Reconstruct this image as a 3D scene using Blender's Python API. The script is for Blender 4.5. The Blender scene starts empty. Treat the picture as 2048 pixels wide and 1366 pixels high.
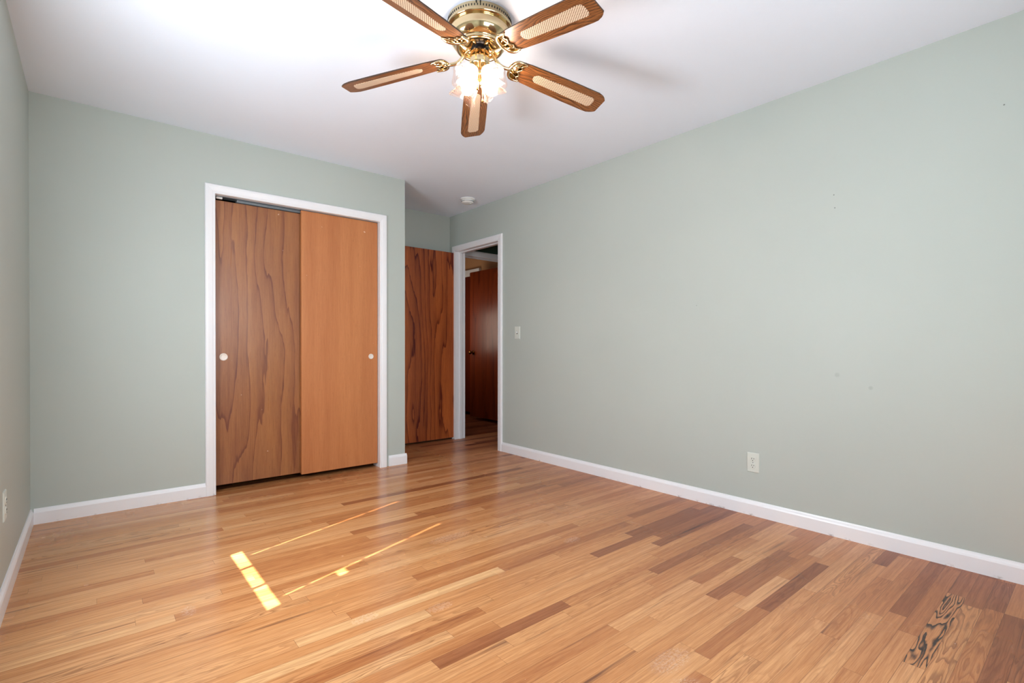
import bpy, bmesh, math, random
from mathutils import Vector, Matrix
random.seed(7)
C = bpy.context.scene.collection
sc = bpy.context.scene

# ------------------------------------------------------------------ camera
F_PX, YAW, PITCH, ROLL = 1002.3262, 0.6978, -0.0063, 0.0011
cd = bpy.data.cameras.new('camera')
cam = bpy.data.objects.new('camera', cd); C.objects.link(cam)
cd.sensor_width = 36.0; cd.sensor_fit = 'HORIZONTAL'
cd.lens = F_PX / 2048 * 36.0
cd.shift_y = 17.175 / 2048
cd.clip_start = 0.02
_F = Vector((math.sin(YAW)*math.cos(PITCH), math.cos(YAW)*math.cos(PITCH), math.sin(PITCH)))
_R = Vector((math.cos(YAW), -math.sin(YAW), 0)); _U = _R.cross(_F)
_R2 = _R*math.cos(ROLL) + _U*math.sin(ROLL); _U2 = _U*math.cos(ROLL) - _R*math.sin(ROLL)
M = Matrix.Identity(4)
for i in range(3):
    M[i][0] = _R2[i]; M[i][1] = _U2[i]; M[i][2] = -_F[i]
M[0][3], M[1][3], M[2][3] = 0, 0, 1.0071
cam.matrix_world = M
sc.camera = cam

# ------------------------------------------------------------------ world, sun, daylight, exposure
sc.view_settings.view_transform = 'Standard'
sc.view_settings.look = 'None'
sc.view_settings.gamma = 1.0
sc.view_settings.use_curve_mapping = False
sc.view_settings.exposure = 0.21
sc.cycles.use_denoising = True
sc.cycles.sample_clamp_indirect = 6.0
sc.cycles.max_bounces = 12
sc.cycles.diffuse_bounces = 6
sc.cycles.glossy_bounces = 5
sc.cycles.transparent_max_bounces = 16
sc.cycles.caustics_reflective = False
sc.cycles.caustics_refractive = False

w = bpy.data.worlds.new('sky'); sc.world = w; w.use_nodes = True
wn = w.node_tree.nodes; wl = w.node_tree.links
sky = wn.new('ShaderNodeTexSky'); sky.sky_type = 'NISHITA'; sky.sun_disc = False
sky.sun_elevation = math.radians(45); sky.sun_rotation = math.radians(-70)
wl.new(sky.outputs[0], wn['Background'].inputs[0]); wn['Background'].inputs[1].default_value = 0.12

sd = bpy.data.lights.new('sun', 'SUN'); sd.energy = 34.0; sd.angle = math.radians(0.5); sd.color = (1.0, 0.90, 0.72)
so = bpy.data.objects.new('sun', sd); C.objects.link(so)
SUN = Vector((0.95, 0.3135, -1.0)).normalized()
so.rotation_mode = 'QUATERNION'; so.rotation_quaternion = SUN.to_track_quat('-Z', 'Y'); so.location = (-4, 0, 5)

def area(name, loc, direction, sx, sy, watts, col):
    d = bpy.data.lights.new(name, 'AREA'); d.shape = 'RECTANGLE'; d.size = sx; d.size_y = sy
    d.energy = watts; d.color = col
    o = bpy.data.objects.new(name, d); C.objects.link(o); o.location = loc
    o.rotation_euler = Vector(direction).to_track_quat('-Z', 'Z').to_euler()
    return o
# daylight entering through the windows (left wall, and the wall behind the camera)
area('window_daylight_left', (-0.262, 2.11, 1.28), (1, 0, 0), 0.62, 0.74, 39, (0.86, 0.935, 1.0))
area('window_daylight_rear', (1.15, -0.46, 1.45), (0, 1, 0), 1.30, 1.15, 39, (0.86, 0.94, 1.0))
area('hall_fill', (3.9, 3.0, 2.40), (0, 0, -1), 0.5, 0.5, 1.5, (1.0, 0.85, 0.7))  # added warm fill lamp; the hall has no window
area('far_room_fill', (3.3, 5.9, 1.3), (1, -0.2, 0.15), 0.6, 0.8, 5, (1.0, 0.86, 0.7))  # added fill lamp for the tan wall; no window in this room

# ------------------------------------------------------------------ node helpers
class NT:
    def __init__(s, name):
        s.m = bpy.data.materials.new(name); s.m.use_nodes = True
        s.t = s.m.node_tree; s.n = s.t.nodes; s.l = s.t.links
        s.b = s.n['Principled BSDF']; s.out = s.n['Material Output']
    def set(s, node, i, v):
        if v is None: return
        if hasattr(v, 'node') or isinstance(v, bpy.types.NodeSocket): s.l.new(v, node.inputs[i])
        else:
            inp = node.inputs[i]
            if hasattr(inp.default_value, '__len__') and not hasattr(v, '__len__'): v = [v]*len(inp.default_value)
            inp.default_value = v
    def math(s, op, a, b=None, c=None, clamp=False):
        n = s.n.new('ShaderNodeMath'); n.operation = op; n.use_clamp = clamp
        s.set(n, 0, a); s.set(n, 1, b); s.set(n, 2, c); return n.outputs[0]
    def comb(s, x, y, z):
        n = s.n.new('ShaderNodeCombineXYZ'); s.set(n, 0, x); s.set(n, 1, y); s.set(n, 2, z); return n.outputs[0]
    def sep(s, v):
        n = s.n.new('ShaderNodeSeparateXYZ'); s.set(n, 0, v); return n.outputs
    def obj(s): return s.n.new('ShaderNodeTexCoord').outputs['Object']
    def attr(s, name):
        n = s.n.new('ShaderNodeAttribute'); n.attribute_name = name; return n
    def noise(s, vec, scale=1, detail=3, rough=.5, dist=0):
        n = s.n.new('ShaderNodeTexNoise'); s.set(n, 'Vector', vec)
        n.inputs['Scale'].default_value = scale; n.inputs['Detail'].default_value = detail
        n.inputs['Roughness'].default_value = rough; n.inputs['Distortion'].default_value = dist
        return n.outputs['Fac']
    def ramp(s, f, stops, interp='LINEAR'):
        n = s.n.new('ShaderNodeValToRGB'); s.set(n, 0, f); r = n.color_ramp; r.interpolation = interp
        while len(r.elements) < len(stops): r.elements.new(0.5)
        for e, (p, c) in zip(r.elements, stops):
            e.position = p; e.color = (*c, 1) if len(c) == 3 else c
        return n.outputs[0]
    def maprange(s, v, a, b, c=0, d=1, smooth=False):
        n = s.n.new('ShaderNodeMapRange'); n.interpolation_type = 'SMOOTHSTEP' if smooth else 'LINEAR'
        s.set(n, 0, v)
        for i, q in zip((1, 2, 3, 4), (a, b, c, d)): n.inputs[i].default_value = q
        return n.outputs[0]
    def mix(s, f, a, b, mode='MIX'):
        n = s.n.new('ShaderNodeMix'); n.data_type = 'RGBA'; n.blend_type = mode
        s.set(n, 0, f)
        for i, v in ((6, a), (7, b)):
            if isinstance(v, bpy.types.NodeSocket): s.l.new(v, n.inputs[i])
            else: n.inputs[i].default_value = (*v, 1) if len(v) == 3 else v
        return n.outputs[2]
    def bump(s, h, strength=.2, dist=.002):
        n = s.n.new('ShaderNodeBump'); n.inputs['Strength'].default_value = strength; n.inputs['Distance'].default_value = dist
        s.set(n, 'Height', h); s.l.new(n.outputs[0], s.b.inputs['Normal'])
    def col(s, c):
        s.set(s.b, 'Base Color', (*c, 1) if not isinstance(c, bpy.types.NodeSocket) and len(c) == 3 else c)
    def p(s, **k):
        for a, v in k.items(): s.set(s.b, a.replace('_', ' '), v)

def lin(r, g, b):
    f = lambda c: (c/255/12.92) if c/255 <= .04045 else ((c/255+.055)/1.055)**2.4
    return (f(r), f(g), f(b))

# ------------------------------------------------------------------ materials
def mat_paint(name, rgb, rough=.55, bump=.08, marks=()):
    t = NT(name); o = t.obj()
    n1 = t.noise(o, 1.3, 3, .5); n2 = t.noise(o, 220, 2, .6)
    f = t.math('MULTIPLY_ADD', n1, .10, .95)
    c = t.mix(1.0, rgb, t.comb(f, f, f), 'MULTIPLY')
    for (mx, my, mz, r, dark) in marks:
        n = t.n.new('ShaderNodeVectorMath'); n.operation = 'DISTANCE'; t.l.new(o, n.inputs[0]); n.inputs[1].default_value = (mx, my, mz)
        k = t.maprange(n.outputs['Value'], r*.5, r, 1, 0)
        c = t.mix(t.math('MULTIPLY', k, dark), c, lin(90, 90, 85))
    t.col(c); t.p(Roughness=rough); t.set(t.b, 'Specular IOR Level', .35)
    t.bump(n2, bump, .0015)
    return t.m
X1 = 3.036
WALL = lin(182, 190, 184)
m_wall = mat_paint('sage_wall_paint', WALL, .5, .10,
    marks=[(X1, .95, 1.82, .004, .8), (X1, .945, 1.75, .004, .8), (X1, 1.74, 1.28, .003, .7), (X1, .30, 2.06, .004, .8),
           (X1, .78, .80, .012, .18), (X1, .93, .86, .015, .15)])
m_hall = mat_paint('dark_green_hall_wall', lin(52, 74, 62), .6, .1)  # one even dark green for all hall walls
m_tan = mat_paint('tan_room_paint', lin(186, 140, 100), .6, .1)
m_ceil = mat_paint('white_ceiling_paint', lin(234, 242, 255), .85, .35)
def mat_trim():
    t = NT('white_trim_paint'); o = t.obj(); x, y, z = t.sep(o)
    n = t.noise(o, 26, 3, .6); low = t.maprange(z, .002, .014, 1, 0)
    c = t.mix(t.math('MULTIPLY', low, t.maprange(n, .58, .70, 0, .6)), lin(236, 236, 239), lin(120, 100, 88))
    t.col(c); t.p(Roughness=.32); t.bump(t.noise(o, 90, 2), .04, .001); return t.m
m_white = mat_trim()
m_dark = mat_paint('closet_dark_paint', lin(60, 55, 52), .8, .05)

def mat_simple(name, rgb, rough=.4, metal=0., **k):
    t = NT(name); o = t.obj()
    f = t.math('MULTIPLY_ADD', t.noise(o, 60, 2), .08, .96)
    t.col(t.mix(1.0, rgb, t.comb(f, f, f), 'MULTIPLY')); t.p(Roughness=rough, Metallic=metal, **k); return t.m
m_plastic = mat_simple('white_plastic', lin(236, 236, 234), .35)
m_plate = mat_simple('ivory_plate_plastic', lin(210, 215, 207), .35)
m_slot = mat_simple('black_slot', (.012, .012, .012), .6)
m_brass = mat_simple('polished_brass', lin(228, 204, 160), .12, 1.0)
m_brass2 = mat_simple('antique_brass', lin(120, 80, 40), .3, 1.0)
m_black = mat_simple('black_enamel', (.012, .011, .014), .3)
m_steel = mat_simple('grey_steel_track', lin(120, 128, 134), .45, .6)
m_cupw = mat_simple('white_finger_pull', lin(232, 222, 212), .3)
m_blind = mat_simple('ivory_blind_slat', lin(225, 222, 210), .5)

def mat_door(name, light, dark, rough=.35, fig=1.0, seed=0., cx=.5, wear_tint=0., lines=1.0):
    """vertical-grain veneer: x across, z up (object space)"""
    t = NT(name); o = t.obj(); x, y, z = t.sep(o)
    xs = t.math('ADD', x, seed*3.1); zs = t.math('ADD', z, seed*7.7)
    warp = t.noise(t.comb(t.math('MULTIPLY', xs, 2.6), seed, t.math('MULTIPLY', zs, .42)), 1, 2, .5)
    warp2 = t.noise(t.comb(t.math('MULTIPLY', xs, 14), seed+3, t.math('MULTIPLY', zs, 1.3)), 1, 3, .55)
    ring = t.math('ADD', t.math('MULTIPLY', xs, 5.0*lines), t.math('ADD', t.math('MULTIPLY', warp, 7*fig), t.math('MULTIPLY', warp2, 1.0*fig)))
    fr = t.math('FRACT', ring)
    saw = t.math('POWER', fr, 2.2)
    edge = t.math('MULTIPLY', t.maprange(fr, .86, .97, 0, 1, True), t.maprange(fr, .985, 1.0, 1, 0))
    fine = t.noise(t.comb(t.math('MULTIPLY', xs, 160), seed, t.math('MULTIPLY', zs, 7)), 1, 3, .6)
    pore = t.noise(t.comb(t.math('MULTIPLY', xs, 420), seed+9, t.math('MULTIPLY', zs, 26)), 1, 2, .6)
    broad = t.noise(t.comb(t.math('MULTIPLY', xs, 9), seed+5, t.math('MULTIPLY', zs, .5)), 1, 3, .6)
    f = t.math('MULTIPLY', saw, .28*fig)
    f = t.math('ADD', f, t.math('MULTIPLY', edge, .24*fig))
    f = t.math('ADD', f, t.maprange(fine, .30, .72, 0, .30))
    f = t.math('ADD', f, t.maprange(broad, .35, .68, 0, .42), clamp=True)
    c = t.mix(f, light, dark)
    c = t.mix(t.maprange(pore, .60, .74, 0, .35), c, tuple(q*.45 for q in dark))
    if wear_tint:
        sp = t.noise(t.comb(t.math('MULTIPLY', xs, 26), seed, t.math('MULTIPLY', zs, 26)), 1, 2, .5)
        c = t.mix(t.maprange(sp, .765, .79, 0, wear_tint), c, lin(235, 210, 190))
    t.col(c); t.p(Roughness=t.maprange(broad, .3, .7, rough-.04, rough+.08)); t.set(t.b, 'Specular IOR Level', .4)
    t.bump(t.math('ADD', fine, t.math('MULTIPLY', pore, .5)), .12, .0006)
    return t.m
m_cl_left = mat_door('figured_mahogany_veneer', lin(168, 112, 68), lin(112, 62, 44), .30, 1.25, 1.3, wear_tint=.5)
m_cl_right = mat_door('plain_mahogany_veneer', lin(198, 130, 80), lin(162, 94, 52), .42, .12, 4.2, wear_tint=.6)
m_alc = mat_door('walnut_veneer', lin(200, 108, 54), lin(88, 22, 16), .34, 1.15, 2.4, lines=2.2)
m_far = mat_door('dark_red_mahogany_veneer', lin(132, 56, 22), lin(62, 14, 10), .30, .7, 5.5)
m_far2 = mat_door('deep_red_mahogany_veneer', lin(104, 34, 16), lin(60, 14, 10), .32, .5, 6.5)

def mat_blade():
    t = NT('oak_fan_blade'); o = t.obj(); x, y, z = t.sep(o)
    wv = t.noise(t.comb(t.math('MULTIPLY', x, 3.2), t.math('MULTIPLY', y, 9), 0), 1, 2, .5)
    ring = t.math('ADD', t.math('MULTIPLY', y, 90), t.math('MULTIPLY', wv, 11))
    fr = t.math('FRACT', ring)
    fine = t.noise(t.comb(t.math('MULTIPLY', x, 22), t.math('MULTIPLY', y, 480), 0), 1, 3, .6)
    f = t.math('ADD', t.math('MULTIPLY', t.math('POWER', fr, 2.0), .7), t.maprange(fine, .35, .68, 0, .65), clamp=True)
    t.col(t.mix(f, lin(166, 106, 58), lin(48, 25, 14))); t.p(Roughness=.32); return t.m
m_blade = mat_blade()
m_blade_edge = mat_simple('dark_blade_edge', lin(52, 36, 26), .45)
def mat_cane():
    t = NT('woven_cane'); o = t.obj(); x, y, z = t.sep(o)
    def dots(ox, oy):
        fx = t.math('SUBTRACT', t.math('FRACT', t.math('ADD', t.math('MULTIPLY', x, 82), ox)), .5)
        fy = t.math('SUBTRACT', t.math('FRACT', t.math('ADD', t.math('MULTIPLY', y, 105), oy)), .5)
        return t.math('SQRT', t.math('ADD', t.math('MULTIPLY', fx, fx), t.math('MULTIPLY', fy, fy)))
    d = t.math('MINIMUM', dots(0, 0), dots(.5, .5))
    t.col(t.mix(t.maprange(d, .21, .30, 1, 0), lin(240, 214, 186), lin(118, 84, 58)))
    t.p(Roughness=.5); t.bump(d, .25, .001); return t.m
m_cane = mat_cane()

def mat_shade():
    t = NT('etched_glass_shade'); o = t.obj(); x, y, z = t.sep(o)
    tr = t.n.new('ShaderNodeBsdfTransparent'); tr.inputs[0].default_value = (1, .90, .84, 1)
    tl = t.n.new('ShaderNodeBsdfTranslucent'); tl.inputs[0].default_value = (.50, .32, .24, 1)
    gl = t.n.new('ShaderNodeBsdfGlossy'); gl.inputs['Roughness'].default_value = .12
    lines = t.math('FRACT', t.math('MULTIPLY', z, 90))
    k = t.maprange(lines, .25, .75, .05, .12)
    lw0 = t.n.new('ShaderNodeLayerWeight'); lw0.inputs[0].default_value = .55
    k = t.math('ADD', k, t.math('MULTIPLY', t.math('POWER', lw0.outputs['Facing'], 2.0), .55), clamp=True)
    m1 = t.n.new('ShaderNodeMixShader'); t.set(m1, 0, k); t.l.new(tr.outputs[0], m1.inputs[1]); t.l.new(tl.outputs[0], m1.inputs[2])
    lw = t.n.new('ShaderNodeLayerWeight'); lw.inputs[0].default_value = .35
    m2 = t.n.new('ShaderNodeMixShader'); t.set(m2, 0, t.math('MULTIPLY', lw.outputs['Facing'], .45)); t.l.new(m1.outputs[0], m2.inputs[1]); t.l.new(gl.outputs[0], m2.inputs[2])
    t.l.new(m2.outputs[0], t.out.inputs[0]); return t.m
m_shade = mat_shade()
def mat_bulb():
    t = NT('lit_bulb'); o = t.obj()
    e = t.n.new('ShaderNodeEmission'); e.inputs[0].default_value = (1, .89, .78, 1)
    f = t.math('MULTIPLY_ADD', t.noise(o, 30, 1), .05, .975)
    t.set(e, 1, t.math('MULTIPLY', f, 68.0)); t.l.new(e.outputs[0], t.out.inputs[0]); return t.m
m_bulb = mat_bulb()
def mat_glass():
    t = NT('window_glass'); o = t.obj()
    tr = t.n.new('ShaderNodeBsdfTransparent'); gl = t.n.new('ShaderNodeBsdfGlossy'); gl.inputs['Roughness'].default_value = .02
    mx = t.n.new('ShaderNodeMixShader'); t.set(mx, 0, t.math('MULTIPLY_ADD', t.noise(o, 3, 1), .01, .04)); t.l.new(tr.outputs[0], mx.inputs[1]); t.l.new(gl.outputs[0], mx.inputs[2])
    t.l.new(mx.outputs[0], t.out.inputs[0]); return t.m
m_glass = mat_glass()

def mat_floor():
    t = NT('oak_strip_floor')
    o = t.obj(); X, Y, Z = t.sep(o)
    uvn = t.n.new('ShaderNodeUVMap'); uvn.uv_map = 'plank'
    eu, v, _ = t.sep(uvn.outputs[0])                # u: metres from plank start, v: 0..1 across
    r1 = t.attr('rnd').outputs['Fac']; tone = t.attr('tone').outputs['Fac']; figr = t.attr('figure').outputs['Fac']
    ln = t.attr('length').outputs['Fac']
    off = t.math('MULTIPLY', r1, 61.0)
    # soft long grain
    g1 = t.noise(t.comb(t.math('MULTIPLY', X, 1.6), t.math('MULTIPLY', Y, 75), off), 1, 4, .65)
    g2 = t.noise(t.comb(t.math('MULTIPLY', X, 11), t.math('MULTIPLY', Y, 420), off), 1, 3, .65)
    # cathedral rings
    wv = t.noise(t.comb(t.math('MULTIPLY', X, 1.5), t.math('MULTIPLY', Y, 15), off), 1, 2, .5)
    wv2 = t.noise(t.comb(t.math('MULTIPLY', X, 12), t.math('MULTIPLY', Y, 60), off), 1, 2, .5)
    ring = t.math('ADD', t.math('MULTIPLY', wv, t.math('MULTIPLY_ADD', figr, 9, 12)), t.math('ADD', t.math('MULTIPLY', wv2, 1.0), t.math('MULTIPLY', v, 1.5)))
    fr = t.math('FRACT', ring)
    rg = t.math('MULTIPLY', t.maprange(fr, .35, .9, 0, 1, True), t.maprange(fr, .92, 1.0, 1, 0))
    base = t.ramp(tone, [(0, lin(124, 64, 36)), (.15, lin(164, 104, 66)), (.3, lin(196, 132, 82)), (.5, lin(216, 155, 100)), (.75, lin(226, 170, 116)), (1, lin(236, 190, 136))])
    f = t.math('ADD', t.maprange(g1, .36, .68, 0, .55), t.maprange(g2, .35, .70, 0, .42), clamp=True)
    c = t.mix(f, base, t.mix(1, base, (.55, .42, .36), 'MULTIPLY'))
    rs = t.math('MULTIPLY', rg, t.math('MULTIPLY_ADD', figr, .85, .18), clamp=True)
    c = t.mix(rs, c, t.mix(figr, t.mix(1, base, (.55, .40, .34), 'MULTIPLY'), lin(44, 30, 28)))
    # mineral streaks: thin dark flecks along the grain
    ms = t.noise(t.comb(t.math('MULTIPLY', X, 1.3), t.math('MULTIPLY', Y, 30), t.math('ADD', off, 7)), 1, 3, .6)
    c = t.mix(t.maprange(ms, .62, .76, 0, .75), c, lin(82, 44, 36))
    # purple-grey tint that grows toward the right wall
    wear_tint = t.noise(t.comb(t.math('MULTIPLY', X, 1.2), t.math('MULTIPLY', Y, 1.2), 3), 1, 4, .6)
    tint_k = t.math('MULTIPLY', t.maprange(X, 1.3, 2.8, 0, 1, True), t.maprange(wear_tint, .35, .65, .35, 1))
    c = t.mix(t.math('MULTIPLY', tint_k, .8), c, t.mix(1, c, (.92, .80, .98), 'MULTIPLY'))
    # dull scuffs where the varnish is worn through
    sc_k = None
    for (sx, sy, ra, rb) in ((1.447, 2.234, .13, .045), (.773, 1.768, .055, .03), (1.03, 1.66, .06, .03), (1.42, .90, .10, .05), (1.92, 1.80, .06, .03), (.28, 2.25, .03, .05), (1.33, .80, .08, .05)):
        dx = t.math('DIVIDE', t.math('SUBTRACT', X, sx), ra); dy = t.math('DIVIDE', t.math('SUBTRACT', Y, sy), rb)
        d = t.math('ADD', t.math('MULTIPLY', dx, dx), t.math('MULTIPLY', dy, dy))
        k = t.maprange(d, 0, 1.3, 1, 0, True)
        sc_k = k if sc_k is None else t.math('MAXIMUM', sc_k, k)
    sn = t.noise(t.comb(t.math('MULTIPLY', X, 90), t.math('MULTIPLY', Y, 150), 1), 1, 5, .75)
    sk = t.math('MULTIPLY', sc_k, t.maprange(sn, .42, .75, 0, 1))
    c = t.mix(t.math('MULTIPLY', sk, .55), c, lin(205, 180, 168))
    # paint flecks
    fl = t.noise(t.comb(t.math('MULTIPLY', X, 95), t.math('MULTIPLY', Y, 110), 5), 1, 1, .4)
    c = t.mix(t.maprange(fl, .835, .845, 0, .85), c, lin(228, 205, 188))
    # seams
    W = .0572
    ev = t.math('MULTIPLY', t.math('MINIMUM', v, t.math('SUBTRACT', 1, v)), W)
    ee = t.math('MINIMUM', eu, t.math('SUBTRACT', ln, eu))
    e = t.math('MINIMUM', ev, ee)
    gapn = t.math('MULTIPLY_ADD', t.noise(t.comb(X, t.math('MULTIPLY', Y, 17), 2), 1.2, 2), .0011, .00015)
    seam = t.math('SUBTRACT', 1, t.math('DIVIDE', e, gapn), clamp=True)
    c = t.mix(t.math('MULTIPLY', seam, .85), c, lin(46, 24, 16))
    t.col(c)
    rr = t.math('ADD', t.maprange(wear_tint, .3, .7, .17, .30), t.math('MULTIPLY', sk, .3))
    rr = t.math('ADD', rr, t.math('MULTIPLY', t.maprange(X, 1.9, 3.0, 0, 1, True), .12))
    t.p(Roughness=rr); t.set(t.b, 'Specular IOR Level', .5)
    wob = t.noise(t.comb(t.math('MULTIPLY', X, 2.0), t.math('MULTIPLY', Y, 18), off), 1, 2)
    h = t.math('ADD', t.math('MULTIPLY', g2, .10), t.math('ADD', t.math('MULTIPLY', wob, .8), t.math('MULTIPLY', seam, -.5)))
    t.bump(h, .18, .0012)
    return t.m
m_floor = mat_floor()

# ------------------------------------------------------------------ geometry helpers
def link(name, bm, mat, parent=None, smooth=False, label=None, kind=None, cat=None, group=None, loc=None):
    me = bpy.data.meshes.new(name)
    bmesh.ops.recalc_face_normals(bm, faces=bm.faces)
    bm.to_mesh(me); bm.free()
    mats = mat if isinstance(mat, (list, tuple)) else [mat]
    for m in mats: me.materials.append(m)
    if smooth:
        for p in me.polygons: p.use_smooth = True
    o = bpy.data.objects.new(name, me); C.objects.link(o)
    if parent: o.parent = parent
    if loc: o.location = loc
    if label: o['label'] = label
    if kind: o['kind'] = kind
    if cat: o['category'] = cat
    if group: o['group'] = group
    return o
def thing(name, label, cat, loc, group=None, rot=(0, 0, 0), kind=None):
    o = bpy.data.objects.new(name, None); C.objects.link(o); o.location = loc; o.rotation_euler = rot
    o.empty_display_size = .05
    o['label'] = label
    if cat: o['category'] = cat
    if kind: o['kind'] = kind
    if group: o['group'] = group
    return o
def box(bm, a, b, bevel=0, seg=2, mi=0):
    """a, b opposite corners"""
    x0, x1 = sorted((a[0], b[0])); y0, y1 = sorted((a[1], b[1])); z0, z1 = sorted((a[2], b[2]))
    vs = [bm.verts.new(v) for v in ((x0,y0,z0),(x1,y0,z0),(x1,y1,z0),(x0,y1,z0),(x0,y0,z1),(x1,y0,z1),(x1,y1,z1),(x0,y1,z1))]
    fs = [bm.faces.new([vs[i] for i in f]) for f in ((0,3,2,1),(4,5,6,7),(0,1,5,4),(1,2,6,5),(2,3,7,6),(3,0,4,7))]
    for f in fs: f.material_index = mi
    if bevel:
        es = set(e for f in fs for e in f.edges)
        bmesh.ops.bevel(bm, geom=list(es), offset=bevel, segments=seg, affect='EDGES', profile=.5)
def extrude_poly(bm, pts2, origin, ux, uy, vec, mi=0):
    """closed 2-D profile in the plane (ux, uy) at origin, extruded by vec"""
    o = Vector(origin); ux = Vector(ux); uy = Vector(uy); d = Vector(vec)
    a = [bm.verts.new(o + ux*p[0] + uy*p[1]) for p in pts2]
    b = [bm.verts.new(o + ux*p[0] + uy*p[1] + d) for p in pts2]
    n = len(a); fs = [bm.faces.new(a[::-1]), bm.faces.new(b)]
    for i in range(n): fs.append(bm.faces.new((a[i], a[(i+1) % n], b[(i+1) % n], b[i])))
    for f in fs: f.material_index = mi
def lathe(bm, prof, seg=48, c=(0, 0, 0), axis=None, mi=0, cap=False):
    """prof: list of (r, z)"""
    rings = []
    for r, z in prof:
        if r < 1e-6: rings.append([bm.verts.new((0, 0, z))])
        else: rings.append([bm.verts.new((r*math.cos(2*math.pi*i/seg), r*math.sin(2*math.pi*i/seg), z)) for i in range(seg)])
    fs = []
    for A, B in zip(rings, rings[1:]):
        for i in range(seg):
            j = (i+1) % seg
            if len(A) == 1 and len(B) == 1: continue
            if len(A) == 1: f = (A[0], B[i], B[j])
            elif len(B) == 1: f = (A[i], A[j], B[0])
            else: f = (A[i], A[j], B[j], B[i])
            fs.append(bm.faces.new(f))
    if cap:
        for R_ in (rings[0], rings[-1]):
            if len(R_) > 1: fs.append(bm.faces.new(R_))
    for f in fs: f.material_index = mi
    vs = [v for R_ in rings for v in R_]
    T = Matrix.Translation(Vector(c))
    if axis is not None: T = T @ Vector(axis).to_track_quat('Z', 'Y').to_matrix().to_4x4()
    bmesh.ops.transform(bm, matrix=T, verts=vs)
    return vs
def tube(bm, pts, rad, seg=10, mi=0):
    pts = [Vector(p) for p in pts]; n = len(pts)
    rads = rad if isinstance(rad, (list, tuple)) else [rad]*n
    rings = []; up = Vector((0, 0, 1)); prev = None
    for i, p in enumerate(pts):
        d = (pts[min(i+1, n-1)] - pts[max(i-1, 0)]).normalized()
        if prev is None:
            a = d.cross(up)
            if a.length < .1: a = d.cross(Vector((1, 0, 0)))
        else: a = prev - d*prev.dot(d)
        a.normalize(); prev = a; b = d.cross(a)
        rings.append([bm.verts.new(p + (a*math.cos(2*math.pi*k/seg) + b*math.sin(2*math.pi*k/seg))*rads[i]) for k in range(seg)])
    fs = [bm.faces.new(rings[0][::-1]), bm.faces.new(rings[-1])]
    for A, B in zip(rings, rings[1:]):
        for k in range(seg): fs.append(bm.faces.new((A[k], A[(k+1) % seg], B[(k+1) % seg], B[k])))
    for f in fs: f.material_index = mi
def smooth_path(pts, n=6):
    """Catmull-Rom"""
    P = [Vector(p) for p in pts]; P = [2*P[0]-P[1]] + P + [2*P[-1]-P[-2]]; out = []
    for i in range(1, len(P)-2):
        for k in range(n):
            t = k/n; a, b, c, d = P[i-1:i+3]
            out.append(.5*((2*b) + (c-a)*t + (2*a-5*b+4*c-d)*t*t + (3*b-a-3*c+d)*t**3))
    out.append(P[-2]); return out

# ------------------------------------------------------------------ dimensions
XL, YC, XR, YB, H = -0.268, 3.906, X1, 4.694, 2.44
YR = -0.50            # rear wall (behind the camera)
XC = 2.0697           # end of closet wall
T = .12               # wall thickness
CO0, CO1, COZ = .648, 1.832, 2.045          # closet opening
DO0, DO1, DOZ = 3.826, 4.565, 2.035         # bedroom door opening (y)
XF0, XF1 = 3.24, 4.06                       # far room door opening (x)

# ------------------------------------------------------------------ floor
def build_floor():
    W = .0572; y0 = .365 - W*15; x0, x1 = -.40, 5.4
    bm = bmesh.new(); uv = bm.loops.layers.uv.new('plank')
    L = {k: bm.faces.layers.float.new(k) for k in ('rnd', 'tone', 'figure', 'length')}
    rnd = random.Random(11)
    row = 0; y = y0
    special = {15: [(1.99, 2.69)]}
    while y < 6.9:
        cuts = [x0 - rnd.random()*.7]
        lo, hi = (.28, .95) if y < 1.3 else (.5, 1.8)
        if row == 15: cuts = [x0-.3, .45, 1.15, 1.99, 2.69, 3.30]     # dark figured board by the right wall
        if row == 14: cuts = [x0-.1, .7, 1.62, 2.617, 3.0]
        while cuts[-1] < x1: cuts.append(cuts[-1] + rnd.uniform(lo, hi))
        for a, b in zip(cuts, cuts[1:]):
            aa, bb = max(a, x0), min(b, x1)
            if bb <= aa: continue
            vs = [bm.verts.new(q) for q in ((aa, y, 0), (bb, y, 0), (bb, y+W, 0), (aa, y+W, 0))]
            f = bm.faces.new(vs)
            for lp, (u, v) in zip(f.loops, ((aa-a, 0), (bb-a, 0), (bb-a, 1), (aa-a, 1))): lp[uv].uv = (u, v)
            f[L['rnd']] = rnd.random()
            t = rnd.gauss(.52, .17)
            if aa > 1.6 and y < 1.7: t = rnd.gauss(.34, .22)
            if aa > 1.7 and y < .5: t = rnd.gauss(.26, .10)
            if y > 3.9: t = rnd.gauss(.30, .14)  # alcove shade put into the board colour
            if aa > 2.9 and y > 3.3 or y > 4.65: t = rnd.gauss(.05, .05)  # dim hall and far room: low light painted as dark red boards
            fg = max(0, rnd.random()-.55)*.55
            if rnd.random() < .10: fg = rnd.uniform(.3, .55)
            if row == 15 and abs(a-1.99) < .01: fg = 1.0; t = .42
            if row == 14 and abs(a-1.62) < .01: fg = .55; t = .5
            if row == 13 and aa > 1.0: fg = max(fg, .35)
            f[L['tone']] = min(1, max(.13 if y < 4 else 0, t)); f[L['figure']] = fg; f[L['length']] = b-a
        y += W; row += 1
    # underside slab so the floor has thickness
    box(bm, (x0, y0, -.06), (x1, y, -.004))
    me = bpy.data.meshes.new('floor'); bm.to_mesh(me); bm.free(); me.materials.append(m_floor)
    o = bpy.data.objects.new('floor', me); C.objects.link(o); o['kind'] = 'structure'
    o['label'] = 'glossy orange oak strip floor with worn patches and dark boards'
    return o
build_floor()

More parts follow.
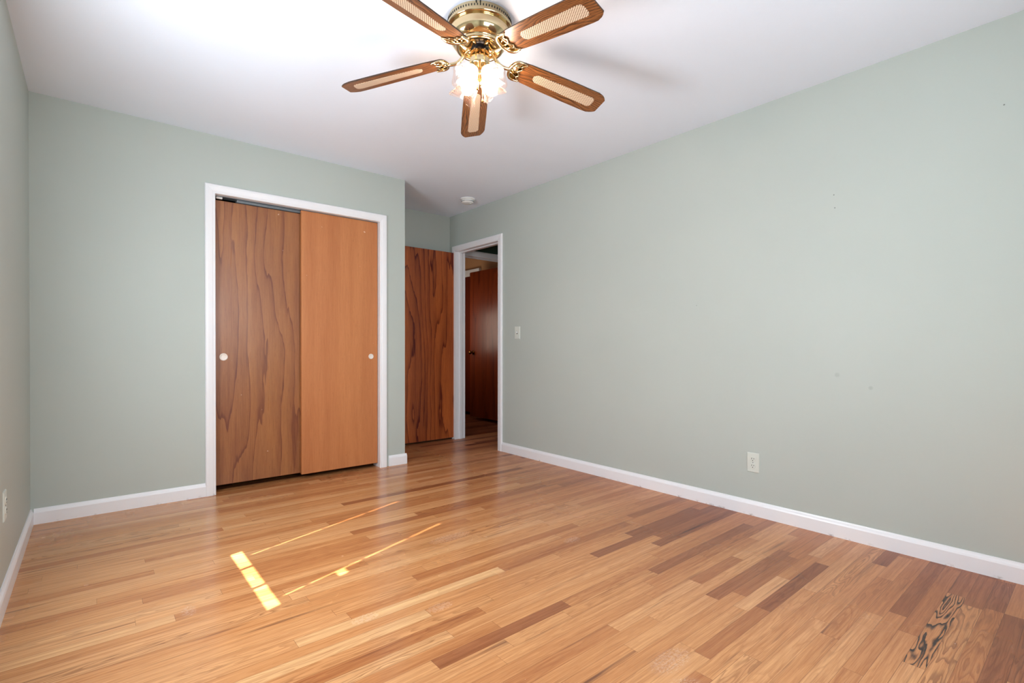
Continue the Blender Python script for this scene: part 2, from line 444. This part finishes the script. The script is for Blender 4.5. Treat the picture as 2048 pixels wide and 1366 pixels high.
def struct(name, boxes, mat, label=None):
    bm = bmesh.new()
    for b in boxes: box(bm, b[0], b[1])
    return link(name, bm, mat, kind='structure', label=label)
struct('ceiling', [((XL-T, YR-T, H), (5.4, 6.9, H+.1))], m_ceil, 'white flat painted ceiling')
# left wall with window opening
WY0, WY1, WZ0, WZ1 = 1.746, 2.470, .808, 2.03
struct('wall_left', [((XL-T, YR-T, 0), (XL, WY0, H)), ((XL-T, WY1, 0), (XL, 4.80, H)), ((XL-T, WY0, 0), (XL, WY1, WZ0)), ((XL-T, WY0, WZ1), (XL, WY1, H))], m_wall, 'sage green wall at the left edge')
struct('wall_closet', [((XL, YC, 0), (CO0-.02, YC+T, H)), ((CO1+.02, YC, 0), (XC, YC+T, H)), ((CO0-.02, YC, COZ+.02), (CO1+.02, YC+T, H))], m_wall, 'sage green wall holding the closet')
struct('wall_closet_return', [((XC-T, YC+T, 0), (XC, YB, H))], m_wall, 'short side wall of closet in the door alcove')
struct('wall_alcove', [((XL, YB, 0), (XR+T, YB+.10, H))], m_wall, 'sage green wall behind the open bedroom door')
struct('wall_right', [((XR, YR-T, 0), (XR+T, DO0-.02, H)), ((XR, DO1+.02, 0), (XR+T, YB, H)), ((XR, DO0-.02, DOZ+.02), (XR+T, DO1+.02, H))], m_wall, 'large bare sage green wall on the right')
RX0, RX1, RZ0, RZ1 = .48, 1.82, .86, 2.05
struct('wall_rear', [((XL, YR-T, 0), (RX0, YR, H)), ((RX1, YR-T, 0), (XR, YR, H)), ((RX0, YR-T, 0), (RX1, YR, RZ0)), ((RX0, YR-T, RZ1), (RX1, YR, H))], m_wall, 'wall behind the camera with a wide window')
# hall and far room
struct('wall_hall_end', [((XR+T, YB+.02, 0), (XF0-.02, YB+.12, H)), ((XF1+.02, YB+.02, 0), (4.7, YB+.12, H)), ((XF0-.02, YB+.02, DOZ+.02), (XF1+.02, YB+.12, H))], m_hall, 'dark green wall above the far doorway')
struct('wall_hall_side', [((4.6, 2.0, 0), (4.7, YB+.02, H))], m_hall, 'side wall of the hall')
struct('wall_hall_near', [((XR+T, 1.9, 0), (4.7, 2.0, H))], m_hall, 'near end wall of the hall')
XQ = 4.28
struct('wall_far_side', [((XQ, YB+.12, 2.10), (XQ+.1, 6.7, H)), ((XQ, 5.2, 0), (XQ+.1, 5.45, 2.10)), ((XQ, YB+.12, 0), (XQ+.1, 5.2, 2.10))], m_tan, 'tan wall above the closet in the far room')
struct('wall_far_back', [((XR, 6.7, 0), (XQ+.1, 6.8, H))], m_tan, 'end wall of the far room')
struct('wall_far_left', [((XR, YB+.12, 0), (XR+.1, 6.7, H))], m_tan, 'left wall of the far room')
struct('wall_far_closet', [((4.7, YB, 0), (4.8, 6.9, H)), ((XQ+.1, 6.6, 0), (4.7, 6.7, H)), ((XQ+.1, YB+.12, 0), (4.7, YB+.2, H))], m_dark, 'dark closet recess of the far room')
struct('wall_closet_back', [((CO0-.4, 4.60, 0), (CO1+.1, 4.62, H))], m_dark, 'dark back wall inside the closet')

# ------------------------------------------------------------------ baseboards
BP = [(0, 0), (.014, 0), (.014, .066), (.011, .074), (.006, .082), (.004, .088), (0, .088)]
def base(name, segs, label):
    bm = bmesh.new()
    for p, q, n in segs:       # n: unit normal into the room
        extrude_poly(bm, BP, (p[0], p[1], 0), n, (0, 0, 1), (q[0]-p[0], q[1]-p[1], 0))
    return link(name, bm, m_white, kind='structure', label=label)
base('baseboard_left', [((XL, YR), (XL, YC), (1, 0, 0))], 'white baseboard along the left wall')
base('baseboard_closet', [((XL+.014, YC), (CO0-.062, YC), (0, -1, 0)), ((CO1+.084, YC), (XC+.014, YC), (0, -1, 0)), ((XC, YC), (XC, YB), (1, 0, 0))], 'white baseboard beside the closet')
#base('baseboard_alcove', [((XC+.014, YB), (XR, YB), (0, -1, 0))], 'white baseboard behind the open door')
base('baseboard_right', [((XR, YR), (XR, DO0-.064), (-1, 0, 0))], 'white baseboard along the right wall')
base('baseboard_rear', [((XL+.014, YR), (XR-.014, YR), (0, 1, 0))], 'white baseboard behind the camera')

# ------------------------------------------------------------------ casings
CP = [(0, 0), (0, .010), (.006, .013), (.012, .012), (.020, .015), (.045, .018), (.058, .017), (.063, .012), (.064, 0)]   # (width from inner edge, thickness)
def casing(name, inner, plane, axis, sgn, legs, label, jamb=None, width=.064):
    """inner = (a0, a1, ztop) opening; axis 'x' or 'y' runs along the wall; sgn: room-facing normal sign. mitred"""
    bm = bmesh.new(); a0, a1, zt = inner; k = width/.064
    prof = [(u*k, d) for u, d in CP]
    def P(a, z, d):
        return (a, plane + sgn*d, z) if axis == 'x' else (plane + sgn*d, a, z)
    path = lambda u: [(a0-u, 0), (a0-u, zt+u), (a1+u, zt+u), (a1+u, 0)]
    rings = [[bm.verts.new(P(*path(u)[j], d)) for (u, d) in prof] for j in range(4)]
    for A, B in zip(rings, rings[1:]):
        for i in range(len(prof)):
            j = (i+1) % len(prof); bm.faces.new((A[i], A[j], B[j], B[i]))
    bm.faces.new(rings[0]); bm.faces.new(rings[3])
    if jamb:                                   # (depth, lining thickness, stop offset)
        dp, th, stop = jamb
        def bb(a, b, c, d, e, f):              # a..b along, c..d into wall, e..f height
            if axis == 'x': box(bm, (a, plane - sgn*c, e), (b, plane - sgn*d, f), .0015, 1)
            else: box(bm, (plane - sgn*c, a, e), (plane - sgn*d, b, f), .0015, 1)
        bb(a0-th, a0, -.0005, dp, 0, zt+th); bb(a1, a1+th, -.0005, dp, 0, zt+th); bb(a0, a1, -.0005, dp, zt, zt+th)
        if stop:
            s0, s1 = stop
            bb(a0, a0+.011, s0, s1, 0, zt); bb(a1-.011, a1, s0, s1, 0, zt); bb(a0+.011, a1-.011, s0, s1, zt-.011, zt)
    return link(name, bm, m_white, kind='structure', label=label)
casing('trim_1', (CO0-.004, CO1+.004, COZ), YC, 'x', -1, None, 'white casing around the closet doors', jamb=(T, .019, None), width=.062)
casing('trim_2', (DO0-.002, DO1+.002, DOZ+.004), XR, 'y', -1, None, 'white casing around the bedroom doorway', jamb=(T, .019, (.040, .075)), width=.062)
casing('trim_3', (XF0, XF1, DOZ+.012), YB+.02, 'x', -1, None, 'white door casing at the end of the hall', jamb=(.10, .019, (.05, .075)), width=.064)

# ------------------------------------------------------------------ closet sliding doors
def slab_door(name, x0, x1, y0, y1, z0, z1, mat, label):
    """slab with origin at its lower left front corner so the veneer runs in its own coordinates"""
    bm = bmesh.new(); box(bm, (0, 0, 0), (x1-x0, y1-y0, z1-z0), .0015, 1)
    return link(name, bm, mat, kind='structure', label=label, loc=(x0, y0, z0))
d1 = slab_door('door_1', .652, 1.25, 3.975, 4.003, .042, 2.022, m_cl_left, 'left sliding closet door in dark figured mahogany veneer')
d2 = slab_door('door_2', 1.218, CO1-.001, 3.935, 3.963, .036, 2.040, m_cl_right, 'right sliding closet door in plain orange-brown veneer')
def pull(parent, x, z, r, y=0):
    bm = bmesh.new()
    lathe(bm, [(0, .0004), (r*.62, .0004), (r*.68, .0008), (r*.72, .003), (r*.86, .0042), (r, .003), (r*1.02, -.001), (r*.9, -.001)], 40, (x, y, z), (0, -1, 0))
    return link('finger_pull', bm, m_cupw, parent, True)
pull(d1, .705-.652, .935-.042, .0255); pull(d2, 1.774-1.218, .927-.036, .0215)
bm = bmesh.new()     # steel double track under the closet head
box(bm, (CO0+.002, 3.942, COZ-.004), (CO1-.002, 4.012, COZ-.0015)); 
for yy in (3.930, 3.966, 4.010): box(bm, (CO0+.14 if yy > 3.95 else CO0+.56, yy, COZ-.020 if yy > 3.95 else COZ-.004), (CO1-.002, yy+.0015, COZ-.002))
tr = link('closet_track', bm, m_steel, kind=None, label='grey steel sliding track above the left closet door', cat='track')
bm = bmesh.new(); box(bm, (CO0+.012, 3.958, COZ-.016), (CO0+.05, 3.972, COZ-.002), .002, 1)
link('track_clip', bm, m_plastic, tr)

# ------------------------------------------------------------------ bedroom door standing open against the alcove wall
d3 = slab_door('door_3', XR-.775, XR-.004, 4.592, 4.627, .022, 2.030, m_alc, 'dark walnut-veneer bedroom door standing open in the alcove')
for hz in (.21, .98, 1.76):
    bm = bmesh.new()
    lathe(bm, [(0, -.045), (.0055, -.045), (.0055, .045), (0, .045)], 12, (.7745, -.004, hz))
    box(bm, (.7705, -.0015, hz-.042), (.773, .026, hz+.042))
    h = link('hinge', bm, m_white, d3, False, label='white-painted hinge')
# ------------------------------------------------------------------ far room door, ajar into the far room
def ydoor(name, x, y0, y1, z0, z1, mat, label, th=.035):
    bm = bmesh.new(); box(bm, (0, 0, 0), (y1-y0, th, z1-z0), .0015, 1)
    o = link(name, bm, mat, kind='structure', label=label, loc=(x, y1, z0)); o.rotation_euler = (0, 0, -math.pi/2)
    return o     # local x runs from y1 towards y0, local y towards +x world
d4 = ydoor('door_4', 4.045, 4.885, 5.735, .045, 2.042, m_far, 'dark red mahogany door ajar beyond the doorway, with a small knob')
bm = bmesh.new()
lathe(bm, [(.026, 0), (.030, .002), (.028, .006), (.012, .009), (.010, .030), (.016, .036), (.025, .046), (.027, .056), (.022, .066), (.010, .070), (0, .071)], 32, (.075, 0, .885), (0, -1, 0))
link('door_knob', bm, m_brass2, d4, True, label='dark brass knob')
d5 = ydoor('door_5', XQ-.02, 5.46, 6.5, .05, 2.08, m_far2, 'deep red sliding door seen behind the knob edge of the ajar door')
bm = bmesh.new(); box(bm, (XQ-.042, 5.79, 2.086), (XQ-.001, 6.66, 2.134), .002, 1); box(bm, (XQ-.044, 6.02, 2.040), (XQ-.012, 6.66, 2.088), .002, 1)
link('trim_4', bm, m_white, kind='structure', label='pale stepped header over the far sliding door')

# ------------------------------------------------------------------ windows (left wall: sun comes through; rear wall behind the camera)
def window(name, label, horiz, plane, a0, a1, z0, z1, sgn, nmunt):
    """horiz 'y' for a window in a wall x=plane; the sash sits outside the wall face by .07"""
    root = thing(name, label, None, (0, 0, 0), kind='structure')
    def B(bm, a, b, c, d, e, f, bev=.001):
        if horiz == 'y': box(bm, (plane+sgn*c, a, e), (plane+sgn*d, b, f), bev, 1)
        else: box(bm, (a, plane+sgn*c, e), (b, plane+sgn*d, f), bev, 1)
    bm = bmesh.new()
    for (a, b, e, f) in ((a0-.055, a0, z0-.02, z1+.055), (a1, a1+.055, z0-.02, z1+.055), (a0, a1, z1, z1+.055)): B(bm, a, b, -.018, -.0005, e, f, .003)
    link('casing', bm, m_white, root)
    bm = bmesh.new(); B(bm, a0-.07, a1+.07, -.016, .0, z0-.022, z0-.0005, .004); link('sill', bm, m_white, root)
    bm = bmesh.new()
    B(bm, a0, a0+.022, .085, .112, z0, z1); B(bm, a1-.022, a1, .085, .112, z0, z1)
    B(bm, a0, a1, .085, .112, z1-.03, z1); B(bm, a0, a1, .085, .112, z0, z0+.02)
    link('sash', bm, m_white, root)
    for k in range(1, nmunt):
        a = a0+.022 + (a1-a0-.044)*k/nmunt
        bm = bmesh.new(); B(bm, a-.0085, a+.0085, .088, .104, z0+.02, z1-.03); link('muntin', bm, m_white, root)
    for k in range(1, 4):
        zz = z0 + (z1-z0)*k/4
        bm = bmesh.new(); B(bm, a0+.022, a1-.022, .090, .102, zz-.0085, zz+.0085); link('muntin', bm, m_white, root)
    bm = bmesh.new(); B(bm, a0+.02, a1-.02, .095, .097, z0+.018, z1-.028, 0); link('window_pane', bm, m_glass, root)
    return root
SX = -.30      # blind plane
# the sash of window_1 lies close behind the blind; opening is widened so its jambs do not clip the sun
window('window_1', 'window in the left wall behind half-closed blinds', 'y', XL, WY0, WY1, WZ0, WZ1, -1, 3)
window('window_2', 'wide window in the rear wall', 'x', YR, RX0, RX1, RZ0, RZ1, -1, 3)
bl = thing('window_blind', 'ivory mini blind lowered almost to the sill of the left window', 'blind', (SX, (WY0+WY1)/2, WZ1-.03))
cy = (WY0+WY1)/2
bm = bmesh.new(); box(bm, (-.014, WY0-cy+.002, 0), (.014, WY1-cy-.002, .028), .002, 1); link('headrail', bm, m_blind, bl)
bm = bmesh.new()
z = WZ1-.035; LAD = (1.848, 2.371); segs = ((WY0+.001, LAD[0]-.003), (LAD[0]+.003, LAD[1]-.0028), (LAD[1]+.0028, WY1-.001))
while z > .93:
    for si, (a, b) in enumerate(segs):
        if si == 0 and 1.185 < z < 1.24: continue        # chipped slat ends
        A = math.radians(72); hx, hz = .0125*math.cos(A), .0125*math.sin(A)
        pr = [(hx, hz), (0, 0), (-hx, -hz), (-hx-.0006, -hz-.0004), (-.0006, -.0004), (hx-.0006, hz-.0004)]
        extrude_poly(bm, pr, (0, a-cy, z-(WZ1-.03)), (1, 0, 0), (0, 0, 1), (0, b-a, 0))
    z -= .0195
link('slats', bm, m_blind, bl)
bm = bmesh.new(); box(bm, (-.011, WY0-cy+.001, .916-(WZ1-.03)), (.011, WY1-cy-.001, .930-(WZ1-.03)), .002, 1); link('bottom_rail', bm, m_blind, bl)
bl2 = thing('window_blind', 'ivory blind raised over the wide rear window', 'blind', ((RX0+RX1)/2, YR-.02, RZ1-.02))
bm = bmesh.new(); box(bm, (-.66, -.012, -.06), (.66, .012, .018), .002, 1); link('headrail', bm, m_blind, bl2)

# ------------------------------------------------------------------ wall plates, detector
def plate(bm, w, h, t=.005):
    v = [(-w/2, -h/2), (w/2, -h/2), (w/2, h/2), (-w/2, h/2)]
    a = [bm.verts.new((x, 0, z)) for x, z in v]; b = [bm.verts.new((x*.92, -t, z*.95)) for x, z in v]
    m_ = [bm.verts.new((x, -t*.45, z)) for x, z in v]
    bm.faces.new(a); bm.faces.new(b)
    for A, B in ((a, m_), (m_, b)):
        for i in range(4): bm.faces.new((A[i], A[(i+1) % 4], B[(i+1) % 4], B[i]))
def outlet(name, label, loc, rot, w=.072, h=.116):
    r = thing(name, label, 'outlet', loc, rot=(0, 0, rot))
    bm = bmesh.new(); plate(bm, w, h); link('wall_plate', bm, m_plate, r)
    for s in (1, -1):
        bm = bmesh.new(); lathe(bm, [(0, .0075), (.0155, .0075), (.017, .0060), (.0172, .004)], 28, (0, 0, s*.020), (0, -1, 0))
        rc = link('receptacle', bm, m_plate, r, False)
        bm = bmesh.new()
        for x, hh in ((-.0062, .0085), (.0062, .0065)): box(bm, (x-.0013, -.0082, s*.020+.004-hh/2), (x+.0013, -.0070, s*.020+.004+hh/2))
        lathe(bm, [(0, .0082), (.0026, .0082), (.0026, .007)], 12, (0, 0, s*.020-.0075), (0, -1, 0))
        link('slot', bm, m_slot, rc)
    bm = bmesh.new(); lathe(bm, [(0, .0066), (.002, .0064), (.0028, .005)], 12, (0, 0, 0), (0, -1, 0)); link('screw', bm, m_steel, r, True)
outlet('electrical_outlet', 'white duplex outlet low on the right wall', (XR, 1.369, .316), -math.pi/2)
outlet('electrical_outlet', 'ivory outlet plate cut by the left edge of the photo, above the left baseboard', (XL, 2.802, .378), math.pi/2)
sw = thing('light_switch', 'small ivory toggle light switch on the right wall beside the doorway', 'switch', (XR, 3.541, 1.139), rot=(0, 0, -math.pi/2))
bm = bmesh.new(); plate(bm, .072, .116); link('wall_plate', bm, m_plate, sw)
bm = bmesh.new(); box(bm, (-.005, -.0062, -.012), (.005, -.0048, .012)); link('slot', bm, m_slot, sw)
bm = bmesh.new(); box(bm, (-.0035, -.016, -.002), (.0035, -.005, .010), .001, 1); link('toggle', bm, m_plastic, sw)
for s in (1, -1):
    bm = bmesh.new(); lathe(bm, [(0, .0066), (.002, .0064), (.0028, .005)], 12, (0, 0, s*.030), (0, -1, 0)); link('screw', bm, m_plastic, sw, True)

sm = thing('smoke_detector', 'round white smoke detector on the ceiling near the doorway', 'smoke detector', (2.795, 4.006, H))
bm = bmesh.new(); lathe(bm, [(0, 0), (.072, 0), (.074, -.003), (.072, -.009), (.058, -.012), (0, -.012)], 48); link('mounting_base', bm, m_plastic, sm, True)
bm = bmesh.new(); lathe(bm, [(.050, -.012), (.058, -.014), (.060, -.020), (.058, -.034), (.052, -.041), (.030, -.045), (0, -.046)], 48); link('body', bm, m_plastic, sm, True)
bm = bmesh.new(); lathe(bm, [(0, -.049), (.009, -.049), (.010, -.045)], 20, (.02, -.018, 0)); link('test_button', bm, m_plate, sm, True)
bm = bmesh.new()
for i in range(36):
    a = 2*math.pi*i/36
    vs0 = len(bm.verts); box(bm, (.0585, -.0025, -.032), (.0606, .0025, -.024))
    bm.verts.ensure_lookup_table(); bmesh.ops.rotate(bm, verts=bm.verts[vs0:], cent=(0, 0, 0), matrix=Matrix.Rotation(a, 3, 'Z'))
link('vent', bm, m_steel, sm)

# ------------------------------------------------------------------ ceiling fan
FC = (1.317, 1.795, H)
fan = thing('ceiling_fan', 'polished brass ceiling fan with five oak and cane blades and lit glass shades', 'ceiling fan', FC)
Z = lambda z: z - H
bm = bmesh.new()
lathe(bm, [(.1405, Z(2.44)), (.1415, Z(2.437)), (.1415, Z(2.416)), (.1435, Z(2.413)), (.1435, Z(2.405)), (.139, Z(2.402)), (.131, Z(2.401))], 96)
link('ceiling_ring', bm, m_brass, fan, True, label='brass ring with a row of vent slots')
ring = fan.children[-1] if fan.children else None
bm = bmesh.new()
for i in range(72):
    a = 2*math.pi*i/72; n0 = len(bm.verts)
    box(bm, (.1405, -.0022, Z(2.4215)), (.1421, .0022, Z(2.4290)))
    bm.verts.ensure_lookup_table(); bmesh.ops.rotate(bm, verts=bm.verts[n0:], cent=(0, 0, 0), matrix=Matrix.Rotation(a, 3, 'Z'))
link('vent_slot', bm, m_slot, ring)
bm = bmesh.new()
for k in (-.10, .02):
    a = math.atan2(-FC[1], -FC[0]) + k; lathe(bm, [(0, .004), (.0028, .0035), (.003, 0)], 12, (.1412*math.cos(a), .1412*math.sin(a), Z(2.4365)), (math.cos(a), math.sin(a), 0))
link('screw', bm, m_slot, ring, True)
bm = bmesh.new()
prof = [(.131, 2.402), (.133, 2.396), (.1345, 2.384), (.134, 2.370), (.130, 2.356), (.121, 2.343), (.110, 2.334), (.1035, 2.330), (.1045, 2.327), (.1045, 2.321), (.100, 2.317), (.093, 2.316), (.089, 2.319), (.087, 2.330), (.080, 2.345), (.044, 2.352)]
lathe(bm, [(r, Z(z)) for r, z in prof], 96)
link('motor_housing', bm, m_brass, fan, True)
bm = bmesh.new(); lathe(bm, [(.044, Z(2.352)), (.044, Z(2.330)), (.040, Z(2.326)), (0.0, Z(2.326))], 48); link('flywheel', bm, m_black, fan, True, label='dark flywheel inside the brass rim')
bm = bmesh.new(); lathe(bm, [(.026, Z(2.328)), (.030, Z(2.318)), (.032, Z(2.300)), (.030, Z(2.298)), (0, Z(2.298))], 48); link('collar', bm, m_black, fan, True, label='black collar')
bm = bmesh.new(); lathe(bm, [(.030, Z(2.3035)), (.0415, Z(2.3025)), (.0440, Z(2.2995)), (.0440, Z(2.255)), (.0425, Z(2.250)), (.040, Z(2.2475)), (.034, Z(2.243)), (.022, Z(2.233)), (.016, Z(2.222)), (.0, Z(2.222))], 64)
hub = link('switch_housing', bm, m_brass, fan, True)
bm = bmesh.new(); a = math.atan2(-FC[1], -FC[0])+.04
lathe(bm, [(0, .004), (.004, .0035), (.0045, 0)], 14, (.0435*math.cos(a), .0435*math.sin(a), Z(2.283)), (math.cos(a), math.sin(a), 0)); link('screw', bm, m_brass2, hub, True)
bm = bmesh.new(); lathe(bm, [(.016, Z(2.224)), (.018, Z(2.216)), (.012, Z(2.208)), (.009, Z(2.200)), (.009, Z(2.175)), (.013, Z(2.170)), (.010, Z(2.160)), (.004, Z(2.154)), (0, Z(2.150))], 32)
link('finial', bm, m_brass, fan, True)

# blades ------------------------------------------------
DROOP, BP_ = math.radians(8.4), math.radians(-12)
ROOT_R, TIP_R = .150, .648
def blade_outline():
    half = []
    for k in range(7):                                     # rounded root
        a = math.pi/2*k/6; half.append((ROOT_R+.030 - .030*math.cos(a), .052*math.sin(a)))
    half += [(.24, .0585), (.34, .0635), (.46, .0665), (.585, .0675), (.600, .0675), (.6045, .0655), (.612, .064), (.625, .060), (.637, .052), (.644, .045), (TIP_R, .040)]
    return [(x, y) for x, y in half] + [(x, -y) for x, y in reversed(half[1:])]
def prism_z(bm, pts, z0, z1):
    a = [bm.verts.new((x, y, z0)) for x, y in pts]; b = [bm.verts.new((x, y, z1)) for x, y in pts]; n = len(pts)
    fa = bm.faces.new(a[::-1]); fb = bm.faces.new(b); side = []
    for i in range(n): side.append(bm.faces.new((a[i], a[(i+1) % n], b[(i+1) % n], b[i])))
    return fa, fb, side
bm = bmesh.new(); fa, fb, side = prism_z(bm, blade_outline(), -.0028, .0028)
for f in side: f.material_index = 1
bmesh.ops.bevel(bm, geom=list(fa.edges), offset=.0012, segments=2, affect='EDGES')
blade_me = bm
blade0 = link('blade', bm, [m_blade, m_blade_edge], fan)
def stadium(x0, x1, w0, w1, n=10, r1=.018):
    p = []
    for k in range(n+1):
        a = math.pi/2 + math.pi*k/n; p.append((x0+w0 + w0*math.cos(a), w0*math.sin(a)))
    for k in range(6): a = -math.pi/2 + math.pi/2*k/5; p.append((x1-r1+r1*math.cos(a), -(w1-r1)+r1*math.sin(a)))
    for k in range(6): a = math.pi/2*k/5; p.append((x1-r1+r1*math.cos(a), (w1-r1)+r1*math.sin(a)))
    return p
bm = bmesh.new(); prism_z(bm, stadium(.270, .600, .023, .030), -.0046, -.0027)
cane0 = link('cane_inset', bm, m_cane, blade0, label='cream woven cane panel')
# blade arm (iron): S-curve from the flywheel, then a forked bracket under the root; in fan space for azimuth 0
BM = Matrix.Translation((0, 0, 0)) @ Matrix.Rotation(DROOP, 4, 'Y') @ Matrix.Rotation(BP_, 4, 'X')
Zr = Z(2.300)
def bp(x, y, z=-.0075):
    v = BM @ Vector((x, y, z)); v.z += Zr; return v
bm = bmesh.new()
pth = smooth_path([(.050, 0, Z(2.324)), (.066, 0, Z(2.312)), (.080, 0, Z(2.290)), (.102, 0, Z(2.272)), (.130, 0, Z(2.267)), bp(.152, 0, -.010)], 6)
tube(bm, pth, [.0068+.0015*math.sin(math.pi*i/(len(pth)-1)) for i in range(len(pth))], 12)
box(bm, (.038, -.010, Z(2.334)), (.064, .010, Z(2.318)), .002, 1)
link('blade_arm', bm, m_brass, fan, True); arm0 = fan.children[-1] if False else bpy.data.objects['blade_arm']
bm = bmesh.new()
# crescent that hugs the root edge
arc = smooth_path([bp(.215, s*.050) if i in (0, 6) else p_ for i, (s, p_) in enumerate([(-1, None), (0, bp(.182, -.053)), (0, bp(.160, -.038)), (0, bp(.150, 0)), (0, bp(.160, .038)), (0, bp(.182, .053)), (1, None)])], 6)
n = len(arc); tube(bm, arc, [.0035+.0045*math.sin(math.pi*i/(n-1)) for i in range(n)], 10)
inner = smooth_path([bp(.215, -.050), bp(.196, -.034), bp(.203, -.018), bp(.190, 0), bp(.203, .018), bp(.196, .034), bp(.215, .050)], 5)
tube(bm, inner, .0032, 8)
for yy in (-.030, 0, .030): tube(bm, [bp(.155, yy*.5), bp(.192, yy)], .0030, 8)
# thin web plate between crescent and scallop
pl = [(.158, -.036), (.180, -.050), (.212, -.050), (.196, -.034), (.203, -.018), (.190, 0), (.203, .018), (.196, .034), (.212, .050), (.180, .050), (.158, .036), (.152, 0)]
lo = [bm.verts.new(bp(x, y, -.0058)) for x, y in pl]; hi = [bm.verts.new(bp(x, y, -.0030)) for x, y in pl]
bm.faces.new(lo); bm.faces.new(hi)
for i in range(len(pl)): bm.faces.new((lo[i], lo[(i+1) % len(pl)], hi[(i+1) % len(pl)], hi[i]))
for (sx, sy) in ((.212, -.049), (.212, .049), (.190, 0)):
    b_ = bp(sx, sy, -.008); lathe(bm, [(0, -.004), (.004, -.003), (.0048, 0), (.0048, .004)], 12, b_)
brk0 = link('blade_bracket', bm, m_brass, arm0, True)
PH = math.radians(-14.56)
blade0.matrix_local = Matrix.Rotation(PH, 4, 'Z') @ Matrix.Translation((0, 0, Zr)) @ BM
arm0.matrix_local = Matrix.Rotation(PH, 4, 'Z')
for k in range(1, 5):
    Rk = Matrix.Rotation(PH + k*math.radians(72), 4, 'Z')
    for src, mtx in ((blade0, Rk @ Matrix.Translation((0, 0, Zr)) @ BM), (arm0, Rk)):
        c = src.copy(); C.objects.link(c); c.parent = fan; c.matrix_local = mtx
        for g in src.children:
            d = g.copy(); C.objects.link(d); d.parent = c; d.matrix_local = g.matrix_local

# light kit ----------------------------------------------
def shade_bm():
    bm = bmesh.new(); prof = [(.017, 0, 0), (.021, .004, 0), (.029, .014, .1), (.036, .030, .25), (.040, .048, .5), (.043, .066, .8), (.049, .082, 1), (.058, .094, 1)]
    seg = 64; rings = []
    for r, z, q in prof:
        R_ = []
        for i in range(seg):
            a = 2*math.pi*i/seg; c, s = abs(math.cos(a)), abs(math.sin(a)); n = 2 + q*3.5
            rr = r * (1-q*.08) / ((c**n + s**n) ** (1/n)) if q else r
            zz = z + (.006*q*math.cos(4*a+math.pi) if z > .08 else 0)
            R_.append(bm.verts.new((rr*math.cos(a), rr*math.sin(a), zz)))
        rings.append(R_)
    for A, B in zip(rings, rings[1:]):
        for i in range(seg): bm.faces.new((A[i], A[(i+1) % seg], B[(i+1) % seg], B[i]))
    return bm
az0 = math.atan2(FC[1], FC[0])
TILT = math.radians(42)       # from straight down
lamps = []
for k in range(4):
    az = az0 + math.radians(45 + 90*k)
    Rz = Matrix.Rotation(az, 4, 'Z')
    # local frame: origin on the fitter, +Z along the shade axis (down and outward)
    axis = Vector((math.sin(TILT), 0, -math.cos(TILT)))
    org = Vector((.034, 0, Z(2.220)))
    Mx = Rz @ Matrix.Translation(org) @ axis.to_track_quat('Z', 'Y').to_matrix().to_4x4() @ Matrix.Rotation(math.radians(45), 4, 'Z')
    if k == 0:
        bm = bmesh.new()
        lathe(bm, [(.008, -.022), (.010, -.012), (.020, -.008), (.0225, .0), (.0225, .010), (.0205, .012), (.019, .0), (0, -.004)], 32)
        f0 = link('lamp_fitter', bm, m_brass, fan, True); f0.matrix_local = Mx
        s0 = link('lamp_shade', shade_bm(), m_shade, f0, True, label='etched glass tulip shade with a square rim')
        s0.location = (0, 0, .004); s0.scale = (1.14, 1.14, 1.16)
        bm = bmesh.new(); lathe(bm, [(.012, .002), (.013, .020), (.020, .032), (.0265, .046), (.029, .060), (.0265, .074), (.017, .086), (.007, .091), (0, .092)], 32)
        b0 = link('light_bulb', bm, m_bulb, f0, True)
    else:
        c = f0.copy(); C.objects.link(c); c.parent = fan; c.matrix_local = Mx
        for g in f0.children:
            d = g.copy(); C.objects.link(d); d.parent = c; d.matrix_local = g.matrix_local
# pull chains
for (ox, oy, z1) in ((-.010, -.012, 2.135), (.012, -.004, 2.085)):
    r_ = Vector((-math.cos(az0), -math.sin(az0), 0)); s_ = Vector((math.sin(az0), -math.cos(az0), 0))
    base_ = r_*(-oy*1.5) + s_*ox
    bm = bmesh.new(); zz = Z(2.238)
    while zz > Z(z1)+.016:
        bmesh.ops.create_icosphere(bm, subdivisions=1, radius=.0017, matrix=Matrix.Translation((base_.x, base_.y, zz))); zz -= .0036
    ch = link('pull_chain', bm, m_brass, fan, True)
    bm = bmesh.new(); lathe(bm, [(0, .018), (.002, .017), (.0035, .008), (.0055, .002), (.0045, -.003), (0, -.004)], 16, (base_.x, base_.y, Z(z1)))
    link('chain_fob', bm, m_brass2, ch, True)
bpy.context.view_layer.update()
